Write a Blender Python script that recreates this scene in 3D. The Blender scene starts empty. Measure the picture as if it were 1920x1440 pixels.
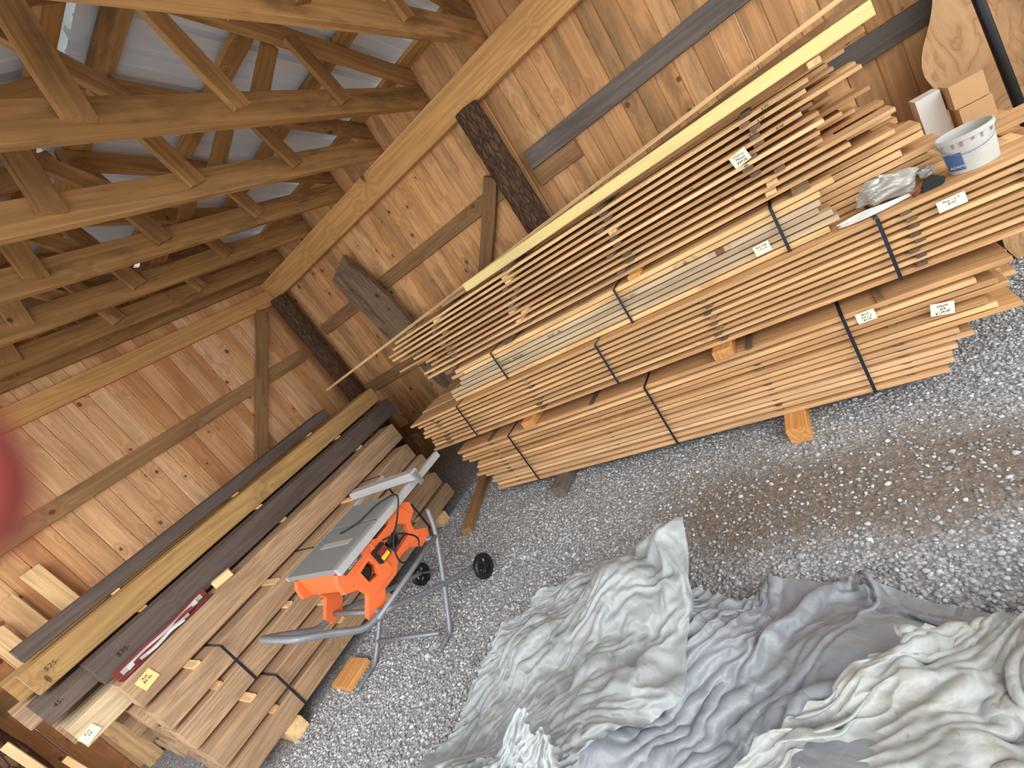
import bpy, math, random
import numpy as np
from mathutils import Vector, Matrix
random.seed(7); np.random.seed(7)
S=bpy.context.scene
# ------------------------------------------------------------------ node helpers
class NT:
    def __init__(s,name):
        s.m=bpy.data.materials.new(name); s.m.use_nodes=True
        s.t=s.m.node_tree; s.t.nodes.clear()
        s.o=s.n('ShaderNodeOutputMaterial'); s.b=s.n('ShaderNodeBsdfPrincipled')
        s.l(s.b.outputs[0],s.o.inputs[0])
    def n(s,t,**k):
        x=s.t.nodes.new(t)
        for a,b in k.items(): setattr(x,a,b)
        return x
    def l(s,a,b): s.t.links.new(a,b)
    def put(s,v,inp):
        if isinstance(v,(int,float)): inp.default_value=v
        elif isinstance(v,(tuple,list)):
            inp.default_value=tuple(v) if len(v)==len(inp.default_value) else tuple(v)+(1,)
        else: s.l(v,inp)
    def math(s,op,a,b=0.0,c=None,clamp=False):
        x=s.n('ShaderNodeMath',operation=op); x.use_clamp=clamp
        s.put(a,x.inputs[0]); s.put(b,x.inputs[1])
        if c is not None: s.put(c,x.inputs[2])
        return x.outputs[0]
    def vm(s,op,a,b=(0,0,0)):
        x=s.n('ShaderNodeVectorMath',operation=op); s.put(a,x.inputs[0]); s.put(b,x.inputs[1]); return x.outputs[0]
    def noise(s,v,sc,det=3,rough=.5,dist=0.0):
        x=s.n('ShaderNodeTexNoise'); s.l(v,x.inputs['Vector'])
        x.inputs['Scale'].default_value=sc; x.inputs['Detail'].default_value=det
        x.inputs['Roughness'].default_value=rough; x.inputs['Distortion'].default_value=dist
        return x.outputs['Fac']
    def vor(s,v,sc,feat='F1'):
        x=s.n('ShaderNodeTexVoronoi',feature=feat); s.l(v,x.inputs['Vector']); x.inputs['Scale'].default_value=sc
        return x
    def ramp(s,f,stops,interp='LINEAR'):
        x=s.n('ShaderNodeValToRGB'); r=x.color_ramp; r.interpolation=interp
        while len(r.elements)>1: r.elements.remove(r.elements[-1])
        r.elements[0].position=stops[0][0]; r.elements[0].color=tuple(stops[0][1])+(1,)
        for p,c in stops[1:]:
            e=r.elements.new(p); e.color=tuple(c)+(1,)
        s.l(f,x.inputs[0]); return x.outputs[0]
    def step(s,f,a,b):
        x=s.n('ShaderNodeMapRange'); x.interpolation_type='SMOOTHSTEP'
        s.put(f,x.inputs[0]); x.inputs[1].default_value=a; x.inputs[2].default_value=b
        return x.outputs[0]
    def mix(s,f,a,b,mode='MIX'):
        x=s.n('ShaderNodeMix',data_type='RGBA',blend_type=mode)
        s.put(f,x.inputs[0]); s.put(a,x.inputs[6]); s.put(b,x.inputs[7]); return x.outputs[2]
    def bump(s,h,st=.3,d=.01):
        x=s.n('ShaderNodeBump'); s.l(h,x.inputs['Height']); x.inputs['Strength'].default_value=st; x.inputs['Distance'].default_value=d
        s.l(x.outputs[0],s.b.inputs['Normal'])
    def attr(s,nm,out='Vector'):
        x=s.n('ShaderNodeAttribute',attribute_name=nm); return x.outputs[out]
    def obj(s): return s.n('ShaderNodeTexCoord').outputs['Object']
    def col(s,c): s.put(c,s.b.inputs['Base Color'])
    def rough(s,r): s.put(r,s.b.inputs['Roughness'])

def lin(r,g,b):
    f=lambda c:(c/255/12.92) if c/255<=.04045 else ((c/255+.055)/1.055)**2.4
    return (f(r),f(g),f(b))

def wood(name,cols,knot=.35,ks=4.2,ring=7.0,ringd=.30,fine=.25,stain=None,stainamt=.5,rough=.72,knotcol=(110,55,28),ksz=.045):
    m=NT(name); gc=m.attr('gc'); rn=m.attr('rnd','Fac')
    n=len(cols); base=m.ramp(rn,[(i/max(1,n-1),lin(*c)) for i,c in enumerate(cols)])
    kv=m.vm('MULTIPLY',gc,(1,1.25,.4)); v=m.vor(kv,ks)
    sep=m.n('ShaderNodeSeparateColor'); m.l(v.outputs['Color'],sep.inputs[0])
    gate=m.math('GREATER_THAN',sep.outputs[0],1-knot)
    size=m.math('MULTIPLY_ADD',sep.outputs[1],.07,ksz)
    rel=m.math('DIVIDE',v.outputs['Distance'],size)
    km=m.math('MULTIPLY',m.step(rel,1.1,.75),gate)
    halo=m.math('MULTIPLY',m.step(rel,4.5,.6),gate)
    sv=m.vm('MULTIPLY',gc,(.55,9,9)); n1=m.noise(sv,1.0,2,.4,.15)
    n1=m.math('MULTIPLY_ADD',halo,.18,n1)
    rg=m.math('PINGPONG',m.math('MULTIPLY',n1,ring),.5)
    rg=m.math('MULTIPLY',rg,2.0)
    fv=m.vm('MULTIPLY',gc,(2.5,110,110)); n2=m.noise(fv,1.0,3,.6)
    lo=m.noise(m.vm('MULTIPLY',gc,(.8,3,3)),1.0,2)
    dk=m.math('MULTIPLY_ADD',rg,ringd,1-ringd*.62)
    dk=m.math('MULTIPLY',dk,m.math('MULTIPLY_ADD',n2,fine*2,1-fine))
    dk=m.math('MULTIPLY',dk,m.math('MULTIPLY_ADD',lo,.5,.76))
    sc=m.n('ShaderNodeVectorMath',operation='SCALE'); m.l(base,sc.inputs[0]); m.l(dk,sc.inputs['Scale'])
    c=sc.outputs[0]
    c=m.mix(m.math('MULTIPLY',halo,.25),c,lin(*[int(k*.5+q*.5) for k,q in zip(knotcol,cols[0])]))
    c=m.mix(m.math('MULTIPLY',km,.85),c,lin(*knotcol))
    if stain:
        st=m.noise(m.vm('MULTIPLY',gc,(1.2,5,5)),1.3,5,.65)
        c=m.mix(m.math('MULTIPLY',m.step(st,.48,.68),stainamt),c,lin(*stain))
    m.col(c); m.rough(rough); m.b.inputs['Specular IOR Level'].default_value=.25
    m.bump(m.math('ADD',n2,m.math('MULTIPLY',rg,.4)),.25,.004)
    return m.m
def plain(name,rgb,rough=.6,metal=0,noise=.12,ns=30,bump=0,spec=.4):
    m=NT(name); o=m.obj(); n=m.noise(o,ns,4,.6)
    c=lin(*rgb); m.col(m.mix(n,tuple(k*(1-noise) for k in c),tuple(min(1,k*(1+noise)) for k in c)))
    m.rough(rough); m.b.inputs['Metallic'].default_value=metal; m.b.inputs['Specular IOR Level'].default_value=spec
    if bump: m.bump(n,bump,.003)
    return m.m

M_wall=wood('pine_wall',[(216,162,112),(226,178,130),(228,184,140),(212,158,108),(194,136,90),(230,180,128)],knot=.85,ks=5.2,ring=6,ringd=.24,stain=(174,116,74),stainamt=.4,knotcol=(104,54,30),ksz=.075)
M_wallst=wood('pine_wall_streaked',[(212,156,102),(226,174,120),(212,160,108),(180,136,92),(226,176,124),(196,140,90)],knot=.85,ks=5.2,ring=6,ringd=.24,stain=(118,100,72),stainamt=.6,knotcol=(94,50,30),ksz=.075)
M_beam=wood('truss_wood',[(190,144,90),(164,122,74),(200,154,100),(152,112,70)],knot=.35,ringd=.3,stain=(106,78,50),stainamt=.7,knotcol=(86,54,34))
M_plate=wood('header_wood',[(218,168,108),(208,156,96)],knot=.25,ringd=.25)
M_girt=wood('girt_wood',[(154,118,80),(136,102,70),(166,128,86)],knot=.3,ringd=.3,stain=(100,80,58))
M_gray=wood('weathered_gray',[(116,106,98),(96,88,82),(130,118,108)],knot=.15,stain=(80,72,66),knotcol=(60,45,36))
M_new=wood('fresh_lumber',[(214,168,114),(226,188,136),(198,152,102),(232,194,144),(206,162,114),(182,138,94)],knot=.15,ringd=.34,stain=(164,122,82),stainamt=.45,knotcol=(124,78,44))
M_red=wood('oak_lumber',[(212,170,124),(220,182,140),(202,158,112)],knot=.1,ringd=.3,ring=9,stain=(184,142,100),stainamt=.35)
M_rough=wood('rough_tan_lumber',[(190,166,134),(202,180,146),(176,152,122),(206,182,144)],knot=.08,stain=(150,130,106),stainamt=.5)
M_yel=wood('yellow_board',[(228,208,140),(232,214,148)],knot=.08,ringd=.12,fine=.12)
M_ash=wood('ash_brown',[(186,154,120),(166,136,106),(196,164,130),(174,144,112)],knot=.12,ring=14,ringd=.38,stain=(134,110,86),stainamt=.6,knotcol=(96,66,42))
M_dark=wood('dark_walnut',[(102,88,80),(88,78,72),(112,96,86)],knot=.15,ring=8,ringd=.25,stain=(76,66,60),knotcol=(40,30,26))
M_gold=wood('golden_pine_beam',[(178,140,88),(186,150,98)],knot=.4,ring=8,ringd=.3,stain=(138,106,70),stainamt=.5,knotcol=(80,48,26))
M_spc=wood('spacer_wood',[(224,186,132),(230,194,142),(204,160,108)],knot=.1)
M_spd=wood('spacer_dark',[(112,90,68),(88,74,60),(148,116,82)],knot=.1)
M_blk=wood('block_orange',[(214,154,88),(198,142,84)],knot=.1,ring=10)
def bark():
    m=NT('bark'); g=m.obj(); v=m.vm('MULTIPLY',g,(16,16,5)); vo=m.vor(v,2.0,'DISTANCE_TO_EDGE'); n=m.noise(v,2.4,6,.75)
    c=m.ramp(n,[(.25,lin(58,40,30)),(.5,lin(100,70,50)),(.75,lin(138,104,78))])
    e=m.step(vo.outputs['Distance'],.0,.12); c=m.mix(m.math('MULTIPLY_ADD',e,.6,.4),lin(56,40,30),c); m.col(c); m.rough(.9)
    m.bump(m.math('ADD',n,e),.8,.02); return m.m
M_bark=bark()
def slabm():
    m=NT('slab_wood'); g=m.attr('gc'); n=m.noise(m.vm('MULTIPLY',g,(1.3,3.4,3.4)),1.4,4,.5,.8)
    r=m.math('PINGPONG',m.math('MULTIPLY',n,11),.5)
    c=m.ramp(r,[(0,lin(170,126,84)),(.14,lin(190,148,104)),(.5,lin(200,160,114))])
    st=m.noise(g,3.0,4); c=m.mix(m.math('MULTIPLY',m.step(st,.5,.7),.35),c,lin(168,122,80)); m.col(c); m.rough(.75); m.bump(r,.3,.006); return m.m
M_slab=slabm()
def roofm():
    m=NT('roof_metal'); o=m.obj(); n=m.noise(m.vm('MULTIPLY',o,(2,1,1)),3,4)
    m.col(m.mix(n,lin(218,224,230),lin(238,243,248))); m.rough(.45); m.b.inputs['Metallic'].default_value=.1; return m.m
M_roof=roofm()
def ground():
    m=NT('gravel_ground'); o=m.n('ShaderNodeNewGeometry').outputs['Position']
    v=m.vor(o,80)
    sep=m.n('ShaderNodeSeparateColor'); m.l(v.outputs['Color'],sep.inputs[0])
    stone=m.ramp(sep.outputs[0],[(0,lin(132,133,133)),(.35,lin(154,155,156)),(.7,lin(174,175,177)),(1,lin(198,199,201))])
    e=m.step(v.outputs['Distance'],.85,.35)
    c=m.mix(e,lin(124,122,119),stone)
    big=m.noise(o,1.5,5,.62); sx=m.n('ShaderNodeSeparateXYZ'); m.l(o,sx.inputs[0])
    dx=m.math('DIVIDE',m.math('ADD',sx.outputs[0],.25),1.35); dy=m.math('DIVIDE',m.math('SUBTRACT',sx.outputs[1],1.82),.50)
    d=m.math('SQRT',m.math('ADD',m.math('MULTIPLY',dx,dx),m.math('MULTIPLY',dy,dy)))
    dd=m.math('MULTIPLY_ADD',big,1.6,m.math('SUBTRACT',0.28,d)); dm=m.step(dd,.2,.8)
    dn=m.noise(o,40,5,.7); dirt=m.ramp(dn,[(.3,lin(98,86,76)),(.55,lin(126,113,101)),(.75,lin(156,145,133))])
    c=m.mix(m.math('MULTIPLY',dm,m.step(dn,.80,.5)),c,dirt)
    m.col(c); m.rough(.9); m.bump(m.math('ADD',m.math('MULTIPLY',e,.8),dn),.4,.006); return m.m
M_ground=ground()
def peb():
    m=NT('pebbles'); r=m.attr('rnd','Fac')
    m.col(m.ramp(r,[(0,lin(120,120,119)),(.25,lin(146,147,148)),(.6,lin(168,170,172)),(.85,lin(190,192,194)),(1,lin(214,215,216))])); m.rough(.85); return m.m
M_peb=peb()
def tarpm(name,a,b,dirt=0.0,dcol=(142,134,116)):
    m=NT(name); o=m.obj(); n=m.noise(o,2.2,4,.6); fine=m.noise(o,26,5,.65)
    c=m.mix(n,lin(*a),lin(*b))
    if dirt:
        d=m.noise(o,5,6,.72); c=m.mix(m.math('MULTIPLY',m.step(d,.5,.66),dirt),c,lin(*dcol))
        d2=m.noise(o,38,3,.5); c=m.mix(m.math('MULTIPLY',m.step(d2,.66,.72),dirt*.8),c,lin(118,96,70))
    m.col(c); m.rough(.36); m.b.inputs['Specular IOR Level'].default_value=.6
    cr=m.noise(o,5,3,.5,.5); cr=m.math('ABSOLUTE',m.math('SUBTRACT',cr,.5))
    cr2=m.noise(o,13,3,.5,.4); cr2=m.math('ABSOLUTE',m.math('SUBTRACT',cr2,.5))
    m.bump(m.math('ADD',m.math('MULTIPLY',cr,2.0),m.math('MULTIPLY',cr2,.4)),.6,.03); return m.m
M_t1=tarpm('tarp_pale_gray',(148,154,155),(168,173,173),.12)
M_t2=tarpm('tarp_slate_gray',(130,136,143),(148,153,159),.08)
M_t3=tarpm('tarp_dirty_gray',(154,158,156),(172,175,171),.55)
M_black=plain('black_plastic',(26,27,30),.45)
M_strap=plain('strap_plastic',(34,38,46),.35)
M_orange=plain('orange_plastic',(232,112,60),.5,noise=.06)
M_alu=plain('aluminium',(190,192,192),.35,.3)
M_cast=plain('saw_table_gray',(134,137,136),.5,.1)
M_tube=plain('gray_tube',(128,132,138),.4,.3)
M_ink=plain('ink',(84,66,54),.8)
M_inkd=plain('ink_dark',(40,32,30),.8)
M_inkm=plain('ink_faded',(92,70,50),.8)
M_paper=plain('paper',(236,232,206),.8,noise=.03)
M_papery=plain('paper_yellow',(228,214,140),.8,noise=.04)
M_white=plain('white_plastic',(214,214,210),.45,noise=.05)
M_bag=plain('gray_bag',(180,174,172),.5,noise=.3,ns=30,bump=.5)
M_bucket=plain('bucket_plastic',(190,190,184),.4,noise=.2,ns=14)
M_blue=plain('label_blue',(78,104,150),.5)
M_redp=plain('red_plastic',(124,46,42),.5)
M_yelp=plain('yellow_plastic',(236,196,44),.5)
M_card=plain('cardboard',(190,152,110),.8)
M_film=plain('silver_film',(176,174,166),.25,.2,noise=.4,ns=18,bump=.6)
M_skin=NT('skin'); M_skin.col(lin(184,84,80)); M_skin.rough(.8); M_skin=M_skin.m
M_drip=plain('dried_red_paint',(170,118,118),.6)
# ------------------------------------------------------------------ mesh builder
class B:
    def __init__(s): s.v=[];s.f=[];s.g=[];s.r=[]
    def plank(s,a,b,w,t,up=(0,0,1),seg=1,wav=0.0,ch=.003,rnd=None,bow=0.0):
        a=Vector(a);b=Vector(b);L=b-a;ln=L.length;L=L/ln
        up=Vector(up);W=up.cross(L).normalized();T=L.cross(W).normalized()
        r=random.random() if rnd is None else rnd
        o=Vector((random.uniform(0,50),random.uniform(0,50),random.uniform(0,50)))
        ch=min(ch,w*.3,t*.3); hw,ht=w/2,t/2
        sec=[(-hw+ch,-ht),(hw-ch,-ht),(hw,-ht+ch),(hw,ht-ch),(hw-ch,ht),(-hw+ch,ht),(-hw,ht-ch),(-hw,-ht+ch)]
        p=random.uniform(0,6.28);p2=random.uniform(0,6.28);base=len(s.v)
        for i in range(seg+1):
            q=i/seg; c=a+L*(ln*q)+W*(wav*math.sin(p+q*5.0))+T*(bow*math.sin(p2+q*8))
            jl=wav*.8*math.sin(p2+q*9); jr=wav*.8*math.sin(p+q*11)
            for (x,y) in sec:
                xx=x+(jl if x<0 else jr)
                s.v.append(c+W*xx+T*y); s.g.append((o.x+ln*q,o.y+xx,o.z+y)); s.r.append(r)
        for i in range(seg):
            for k in range(8):
                a0=base+i*8+k;a1=base+i*8+(k+1)%8
                s.f.append((a0,a1,a1+8,a0+8))
        s.f.append(tuple(base+k for k in range(7,-1,-1))); s.f.append(tuple(base+seg*8+k for k in range(8)))
        return s
    def box(s,lo,hi,ch=.003,rnd=None,axis=0):
        lo=Vector(lo);hi=Vector(hi);c=(lo+hi)/2;d=hi-lo
        if axis==0: return s.plank((lo.x,c.y,c.z),(hi.x,c.y,c.z),d.y,d.z,(0,0,1),ch=ch,rnd=rnd)
        if axis==1: return s.plank((c.x,lo.y,c.z),(c.x,hi.y,c.z),d.x,d.z,(0,0,1),ch=ch,rnd=rnd)
        return s.plank((c.x,c.y,lo.z),(c.x,c.y,hi.z),d.y,d.x,(1,0,0),ch=ch,rnd=rnd)
    def lathe(s,c,axis,prof,n=24,closed=False):
        c=Vector(c);ax=Vector(axis).normalized();e=ax.orthogonal().normalized();f=ax.cross(e)
        base=len(s.v);r0=random.random()
        for (r,h) in prof:
            for k in range(n):
                t=2*math.pi*k/n;p=c+ax*h+(e*math.cos(t)+f*math.sin(t))*r
                s.v.append(p);s.g.append((h,t*r,r));s.r.append(r0)
        m=len(prof)
        for i in range(m-1 if not closed else m):
            for k in range(n):
                j=(i+1)%m
                s.f.append((base+i*n+k,base+i*n+(k+1)%n,base+j*n+(k+1)%n,base+j*n+k))
        if not closed:
            s.f.append(tuple(base+k for k in range(n-1,-1,-1))); s.f.append(tuple(base+(m-1)*n+k for k in range(n)))
        return s
    def tube(s,pts,r,n=10):
        pts=[Vector(p) for p in pts];base=len(s.v);m=len(pts);prev=None
        for i,p in enumerate(pts):
            d=(pts[min(i+1,m-1)]-pts[max(i-1,0)]).normalized()
            e=(prev-d*prev.dot(d)).normalized() if prev is not None and (prev-d*prev.dot(d)).length>1e-4 else d.orthogonal().normalized()
            prev=e;f=d.cross(e);rr=r[i] if isinstance(r,(list,tuple)) else r
            for k in range(n):
                t=2*math.pi*k/n;s.v.append(p+(e*math.cos(t)+f*math.sin(t))*rr);s.g.append((0,0,0));s.r.append(.5)
        for i in range(m-1):
            for k in range(n): s.f.append((base+i*n+k,base+i*n+(k+1)%n,base+(i+1)*n+(k+1)%n,base+(i+1)*n+k))
        s.f.append(tuple(base+k for k in range(n-1,-1,-1)));s.f.append(tuple(base+(m-1)*n+k for k in range(n)))
        return s
    def poly(s,pts,ext):
        ext=Vector(ext);base=len(s.v);n=len(pts)
        for k in (0,1):
            for p in pts: s.v.append(Vector(p)+ext*k);s.g.append(tuple(Vector(p)+ext*k));s.r.append(.5)
        s.f.append(tuple(base+k for k in range(n)));s.f.append(tuple(base+n+k for k in range(n-1,-1,-1)))
        for k in range(n):
            j=(k+1)%n;s.f.append((base+k,base+n+k,base+n+j,base+j))
        return s
def smooth_path(P,k=6):
    P=[Vector(p) for p in P];out=[]
    for i in range(len(P)-1):
        p0=P[max(i-1,0)];p1=P[i];p2=P[i+1];p3=P[min(i+2,len(P)-1)]
        for j in range(k):
            t=j/k;out.append(.5*((2*p1)+(p2-p0)*t+(2*p0-5*p1+4*p2-p3)*t*t+(3*p1-p0-3*p2+p3)*t**3))
    out.append(P[-1]);return out
def meta(o,label=None,cat=None,group=None,kind=None):
    if label:o['label']=label
    if cat:o['category']=cat
    if group:o['group']=group
    if kind:o['kind']=kind
def wpos(parent):
    wp=Vector((0,0,0));q=parent
    while q is not None: wp=wp+q.location;q=q.parent
    return wp
def mk(name,b,mat,label=None,cat=None,group=None,kind=None,parent=None,smooth=False,base=False):
    V=np.array([tuple(v) for v in b.v],dtype=float)
    lo=V.min(0);hi=V.max(0);c=(lo+hi)/2
    if base:c[2]=lo[2]
    me=bpy.data.meshes.new(name);me.from_pydata([tuple(x) for x in (V-c)],[],b.f)
    a=me.attributes.new('gc','FLOAT_VECTOR','POINT');a.data.foreach_set('vector',np.array(b.g,dtype=np.float32).ravel())
    a=me.attributes.new('rnd','FLOAT','POINT');a.data.foreach_set('value',np.array(b.r,dtype=np.float32))
    if smooth: me.polygons.foreach_set('use_smooth',[True]*len(me.polygons))
    me.materials.append(mat);me.update()
    o=bpy.data.objects.new(name,me);S.collection.objects.link(o)
    o.location=Vector(c)
    if parent is not None:
        o.parent=parent;o.location=Vector(c)-wpos(parent)
    meta(o,label,cat,group,kind);return o
def empty(name,loc,label,cat,group=None):
    o=bpy.data.objects.new(name,None);o.location=loc;o.empty_display_size=.05;S.collection.objects.link(o);meta(o,label,cat,group);return o
def text(s,size,loc,rot,parent,mat=None,name='writing',shear=.15):
    mat=mat or M_ink
    cu=bpy.data.curves.new('t','FONT');cu.body=s;cu.size=size;cu.shear=shear;cu.extrude=.0003;cu.align_x='CENTER';cu.align_y='CENTER'
    t=bpy.data.objects.new('t',cu);S.collection.objects.link(t);bpy.context.view_layer.update()
    me=bpy.data.meshes.new_from_object(t.evaluated_get(bpy.context.evaluated_depsgraph_get()))
    bpy.data.objects.remove(t);me.materials.clear();me.materials.append(mat)
    o=bpy.data.objects.new(name,me);S.collection.objects.link(o)
    o.parent=parent;o.location=Vector(loc)-wpos(parent);o.rotation_euler=rot;return o
RA=(math.pi/2,0,0);RB=(math.pi/2,0,math.pi/2)
# ------------------------------------------------------------------ SETTING
YA=3.70;XB=-5.0;RIDGE=1.75;Y0=-.2
def roofz(y): return 2.97+.24*(YA-RIDGE)-.24*abs(y-RIDGE)
b=B();b.v=[Vector((-9,-7,0)),Vector((7,-7,0)),Vector((7,7,0)),Vector((-9,7,0))];b.f=[(0,1,2,3)];b.g=[tuple(v) for v in b.v];b.r=[.5]*4
mk('floor',b,M_ground,kind='structure')
b=B();x=XB-.05
while x<1.9:
    w=random.uniform(.105,.155);b.plank((x+w/2,YA+.012,0.0),(x+w/2,YA+.012,3.12),w-.0006,.024,(0,1,0),ch=.007);x+=w
mk('wall_back',b,M_wallst,kind='structure')
b=B();y=YA
while y>-.45:
    w=random.uniform(.11,.16);yc=y-w/2;b.plank((XB-.012,yc,0.0),(XB-.012,yc,roofz(yc)+.12),w-.0006,.024,(1,0,0),ch=.007);y-=w
mk('wall_left',b,M_wall,kind='structure')
def roofpanel():
    b=B()
    for side in (0,1):
        ya,yb=(RIDGE+.03,YA+.4) if side==0 else (RIDGE-.03,Y0-.4)
        za=roofz(RIDGE)+.19;zb=za-.24*abs(yb-ya)
        x=-5.35;row=[]
        while x<1.9:
            for dx,dz in ((0,0),(.07,0),(.075,.008),(.085,.008),(.09,0),(.16,0),(.175,.035),(.205,.035),(.22,0)): row.append((x+dx,dz))
            x+=.228
        base=len(b.v)
        for (xx,dz) in row:
            for (yy,zz) in ((ya,za),(yb,zb)):
                b.v.append(Vector((xx,yy,zz+dz)));b.g.append((xx,yy,zz));b.r.append(.5)
        for i in range(len(row)-1): b.f.append((base+2*i,base+2*i+2,base+2*i+3,base+2*i+1))
    return b
mk('ceiling',roofpanel(),M_roof,kind='structure')
b=B()
for sgn in (1,-1):
    b.plank((-5.35,RIDGE+sgn*.07,roofz(RIDGE)+.24),(1.9,RIDGE+sgn*.07,roofz(RIDGE)+.24),.17,.004,(0,sgn*.24,1))
mk('trim_1',b,M_white,kind='structure')
for side in (0,1):
    for k in range(4):
        d=.14+k*.58;y=RIDGE+d if side==0 else RIDGE-d
        z=roofz(RIDGE)+.145-.24*d;b=B();sg=1 if side==0 else -1
        b.plank((-4.98,y,z),(1.8,y,z),.12,.035,(0,sg*.24,1),seg=6)
        mk('roof_purlin',b,M_beam,'rough brown purlin board running under the metal roof','beam','purlins under the roof')
TX=[-4.93,-4.55,-3.9,-3.25,-2.6,-1.95,-1.3,-.65,0.0]
for i,x in enumerate(TX):
    e=empty('roof_truss',(x,RIDGE,2.80),'rough-sawn brown wooden roof truss with nailed plank gussets' if i else 'rough-sawn gable truss standing above the plank end wall','roof truss','roof trusses')
    th=.05
    b=B().plank((x,YA-.01,2.88),(x,Y0-.1,2.88),th,.16,seg=8,wav=.003);mk('bottom_chord',b,M_beam,parent=e)
    for sg,yE in ((1,YA-.01),(-1,Y0-.25)):
        zr=roofz(RIDGE)+.06;b=B().plank((x,RIDGE+sg*.01,zr),(x,yE,zr-.24*abs(yE-RIDGE)),th,.12,seg=8,wav=.003);mk('top_chord',b,M_beam,parent=e)
    for j,(yb,yt,dx_,w_) in enumerate([(2.70,2.58,.043,.115),(1.93,1.80,.043,.115),(1.2,1.28,.043,.115),(.55,.75,.043,.115),(1.62,1.18,-.046,.09),(2.05,2.50,-.046,.09)]):
        zt=roofz(yt)+.02
        b=B().plank((x+dx_,yb,2.86),(x+dx_,yt,zt),w_,.034,(1,0,0),seg=3,wav=.002);mk('web_member',b,M_beam,parent=e)
        if j<4:
            b=B().plank((x-.035,yb-.07,2.89),(x-.035,yb+.08,2.90),.11,.018,(1,0,0));mk('gusset_plate',b,M_beam,parent=e)
b=B().plank((XB,YA-.10,2.68),(1.9,YA-.10,2.68),.06,.235,(0,0,1),seg=8,wav=.002)
mk('top_plate_beam',b,M_plate,'long golden header beam carrying the truss ends','beam')
b=B().plank((XB+.03,YA-.14,2.62),(XB+.03,Y0-.2,2.62),.05,.17,seg=8,wav=.002)
mk('end_wall_beam',b,M_plate,'golden header beam along the plank end wall','beam')
def log(x,y,z0,z1,r,lab):
    b=B();n=28;seg=30;ph=[random.uniform(0,6.28) for _ in range(6)]
    for i in range(seg+1):
        q=i/seg;z=z0+(z1-z0)*q
        for k in range(n):
            t=2*math.pi*k/n
            rr=r*(1+.06*math.sin(3*t+ph[0]+2*q)+.04*math.sin(7*t+ph[1]+9*q)+random.uniform(-.05,.05))*(1.05-.1*q)
            b.v.append(Vector((x+rr*math.cos(t)+.012*math.sin(4*q+ph[2]),y+rr*math.sin(t),z)));b.g.append((z,t,rr));b.r.append(.5)
    for i in range(seg):
        for k in range(n): b.f.append((i*n+k,i*n+(k+1)%n,(i+1)*n+(k+1)%n,(i+1)*n+k))
    b.f.append(tuple(range(n-1,-1,-1)));b.f.append(tuple(seg*n+k for k in range(n)))
    mk('log_post',b,M_bark,lab,'log post','bark-covered log posts',base=True)
log(-4.83,3.53,0,2.56,.105,'bark-covered log post in the corner of the shed')
log(-1.63,3.53,0,2.56,.105,'bark-covered log post against the long plank wall')
log(1.55,3.53,0,2.56,.105,'bark-covered log post against the long plank wall')
log(-4.80,-.25,0,2.5,.12,'bark-covered log post at the open front of the end wall')
def bd(name,a,bb,w,t,up,mat,lab,cat,grp=None,seg=4,wav=.002,ch=.003):
    return mk(name,B().plank(a,bb,w,t,up,seg=seg,wav=wav,ch=ch),mat,lab,cat,grp)
g='horizontal girts on the walls'
def girtA(x0,x1,z,mat,lab,w=.13): bd('wall_girt',(x0,YA-.022,z),(x1,YA-.022,z),w,.04,(0,1,0),mat,lab,'board',g)
girtA(-1.48,.62,2.02,M_gray,'dark weathered gray girt across the plank wall',.14)
girtA(-4.72,-1.76,1.98,M_girt,'brown girt across the plank wall')
girtA(-1.48,-1.1,1.88,M_girt,'short brown cleat beneath the gray girt')
girtA(-4.72,-1.76,1.12,M_girt,'brown girt low on the plank wall')
girtA(-1.48,1.38,1.37,M_gray,'weathered gray girt behind the lumber stack')
girtA(-4.72,-1.76,.42,M_girt,'brown girt near the bottom of the plank wall')
for z,l in ((1.88,'brown girt across the plank end wall'),(1.0,'brown girt low on the end wall')):
    bd('wall_girt',(XB+.022,3.40,z),(XB+.022,-.1,z),.14,.04,(1,0,0),M_girt,l,'board',g)
bd('diagonal_brace',(XB+.065,3.32,2.52),(XB+.065,2.2,1.2),.12,.04,(1,0,0),M_girt,'brown diagonal brace nailed on the end wall','board')
bd('diagonal_brace',(-1.80,YA-.065,2.10),(-2.35,YA-.065,1.5),.12,.04,(0,1,0),M_girt,'brown diagonal brace beside the log post','board')
def slab(name,x,w,z1,y0,y1,mat,lab,amp=.03,z0=0.0,t=.05,cat='wood slab',x1=None,fr=1.0):
    b=B();n=50;ph=[random.uniform(0,6.28) for _ in range(4)];x1=x if x1 is None else x1
    for i in range(n+1):
        q=i/n;z=z0+(z1-z0)*q;y=y0+(y1-y0)*q;xc=x+(x1-x)*q
        l=-w/2+amp*math.sin(5*q*fr+ph[0])+amp*.6*math.sin(17*q*fr+ph[1])+random.uniform(-.003,.003);r=w/2+amp*math.sin(4*q*fr+ph[2])+amp*.5*math.sin(15*q*fr+ph[3])+random.uniform(-.003,.003)
        for (xx,yy) in ((l,0),(r,0),(r-.02,t),(l+.02,t)):
            b.v.append(Vector((xc+xx,y-t+yy,z+(.06*xx/w*2 if i==n else 0))));b.g.append((z,xx,yy));b.r.append(.5)
    for i in range(n):
        for k in range(4): b.f.append((i*4+k,i*4+(k+1)%4,i*4+4+(k+1)%4,i*4+4+k))
    b.f.append((3,2,1,0));b.f.append(tuple(n*4+k for k in range(4)))
    return mk(name,b,mat,lab,cat)
M_dslab=wood('old_slab',[(140,118,96),(122,102,82)],knot=.6,ks=6,ring=12,ringd=.6,stain=(82,66,52),stainamt=.75,knotcol=(52,38,28),ksz=.09)
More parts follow.
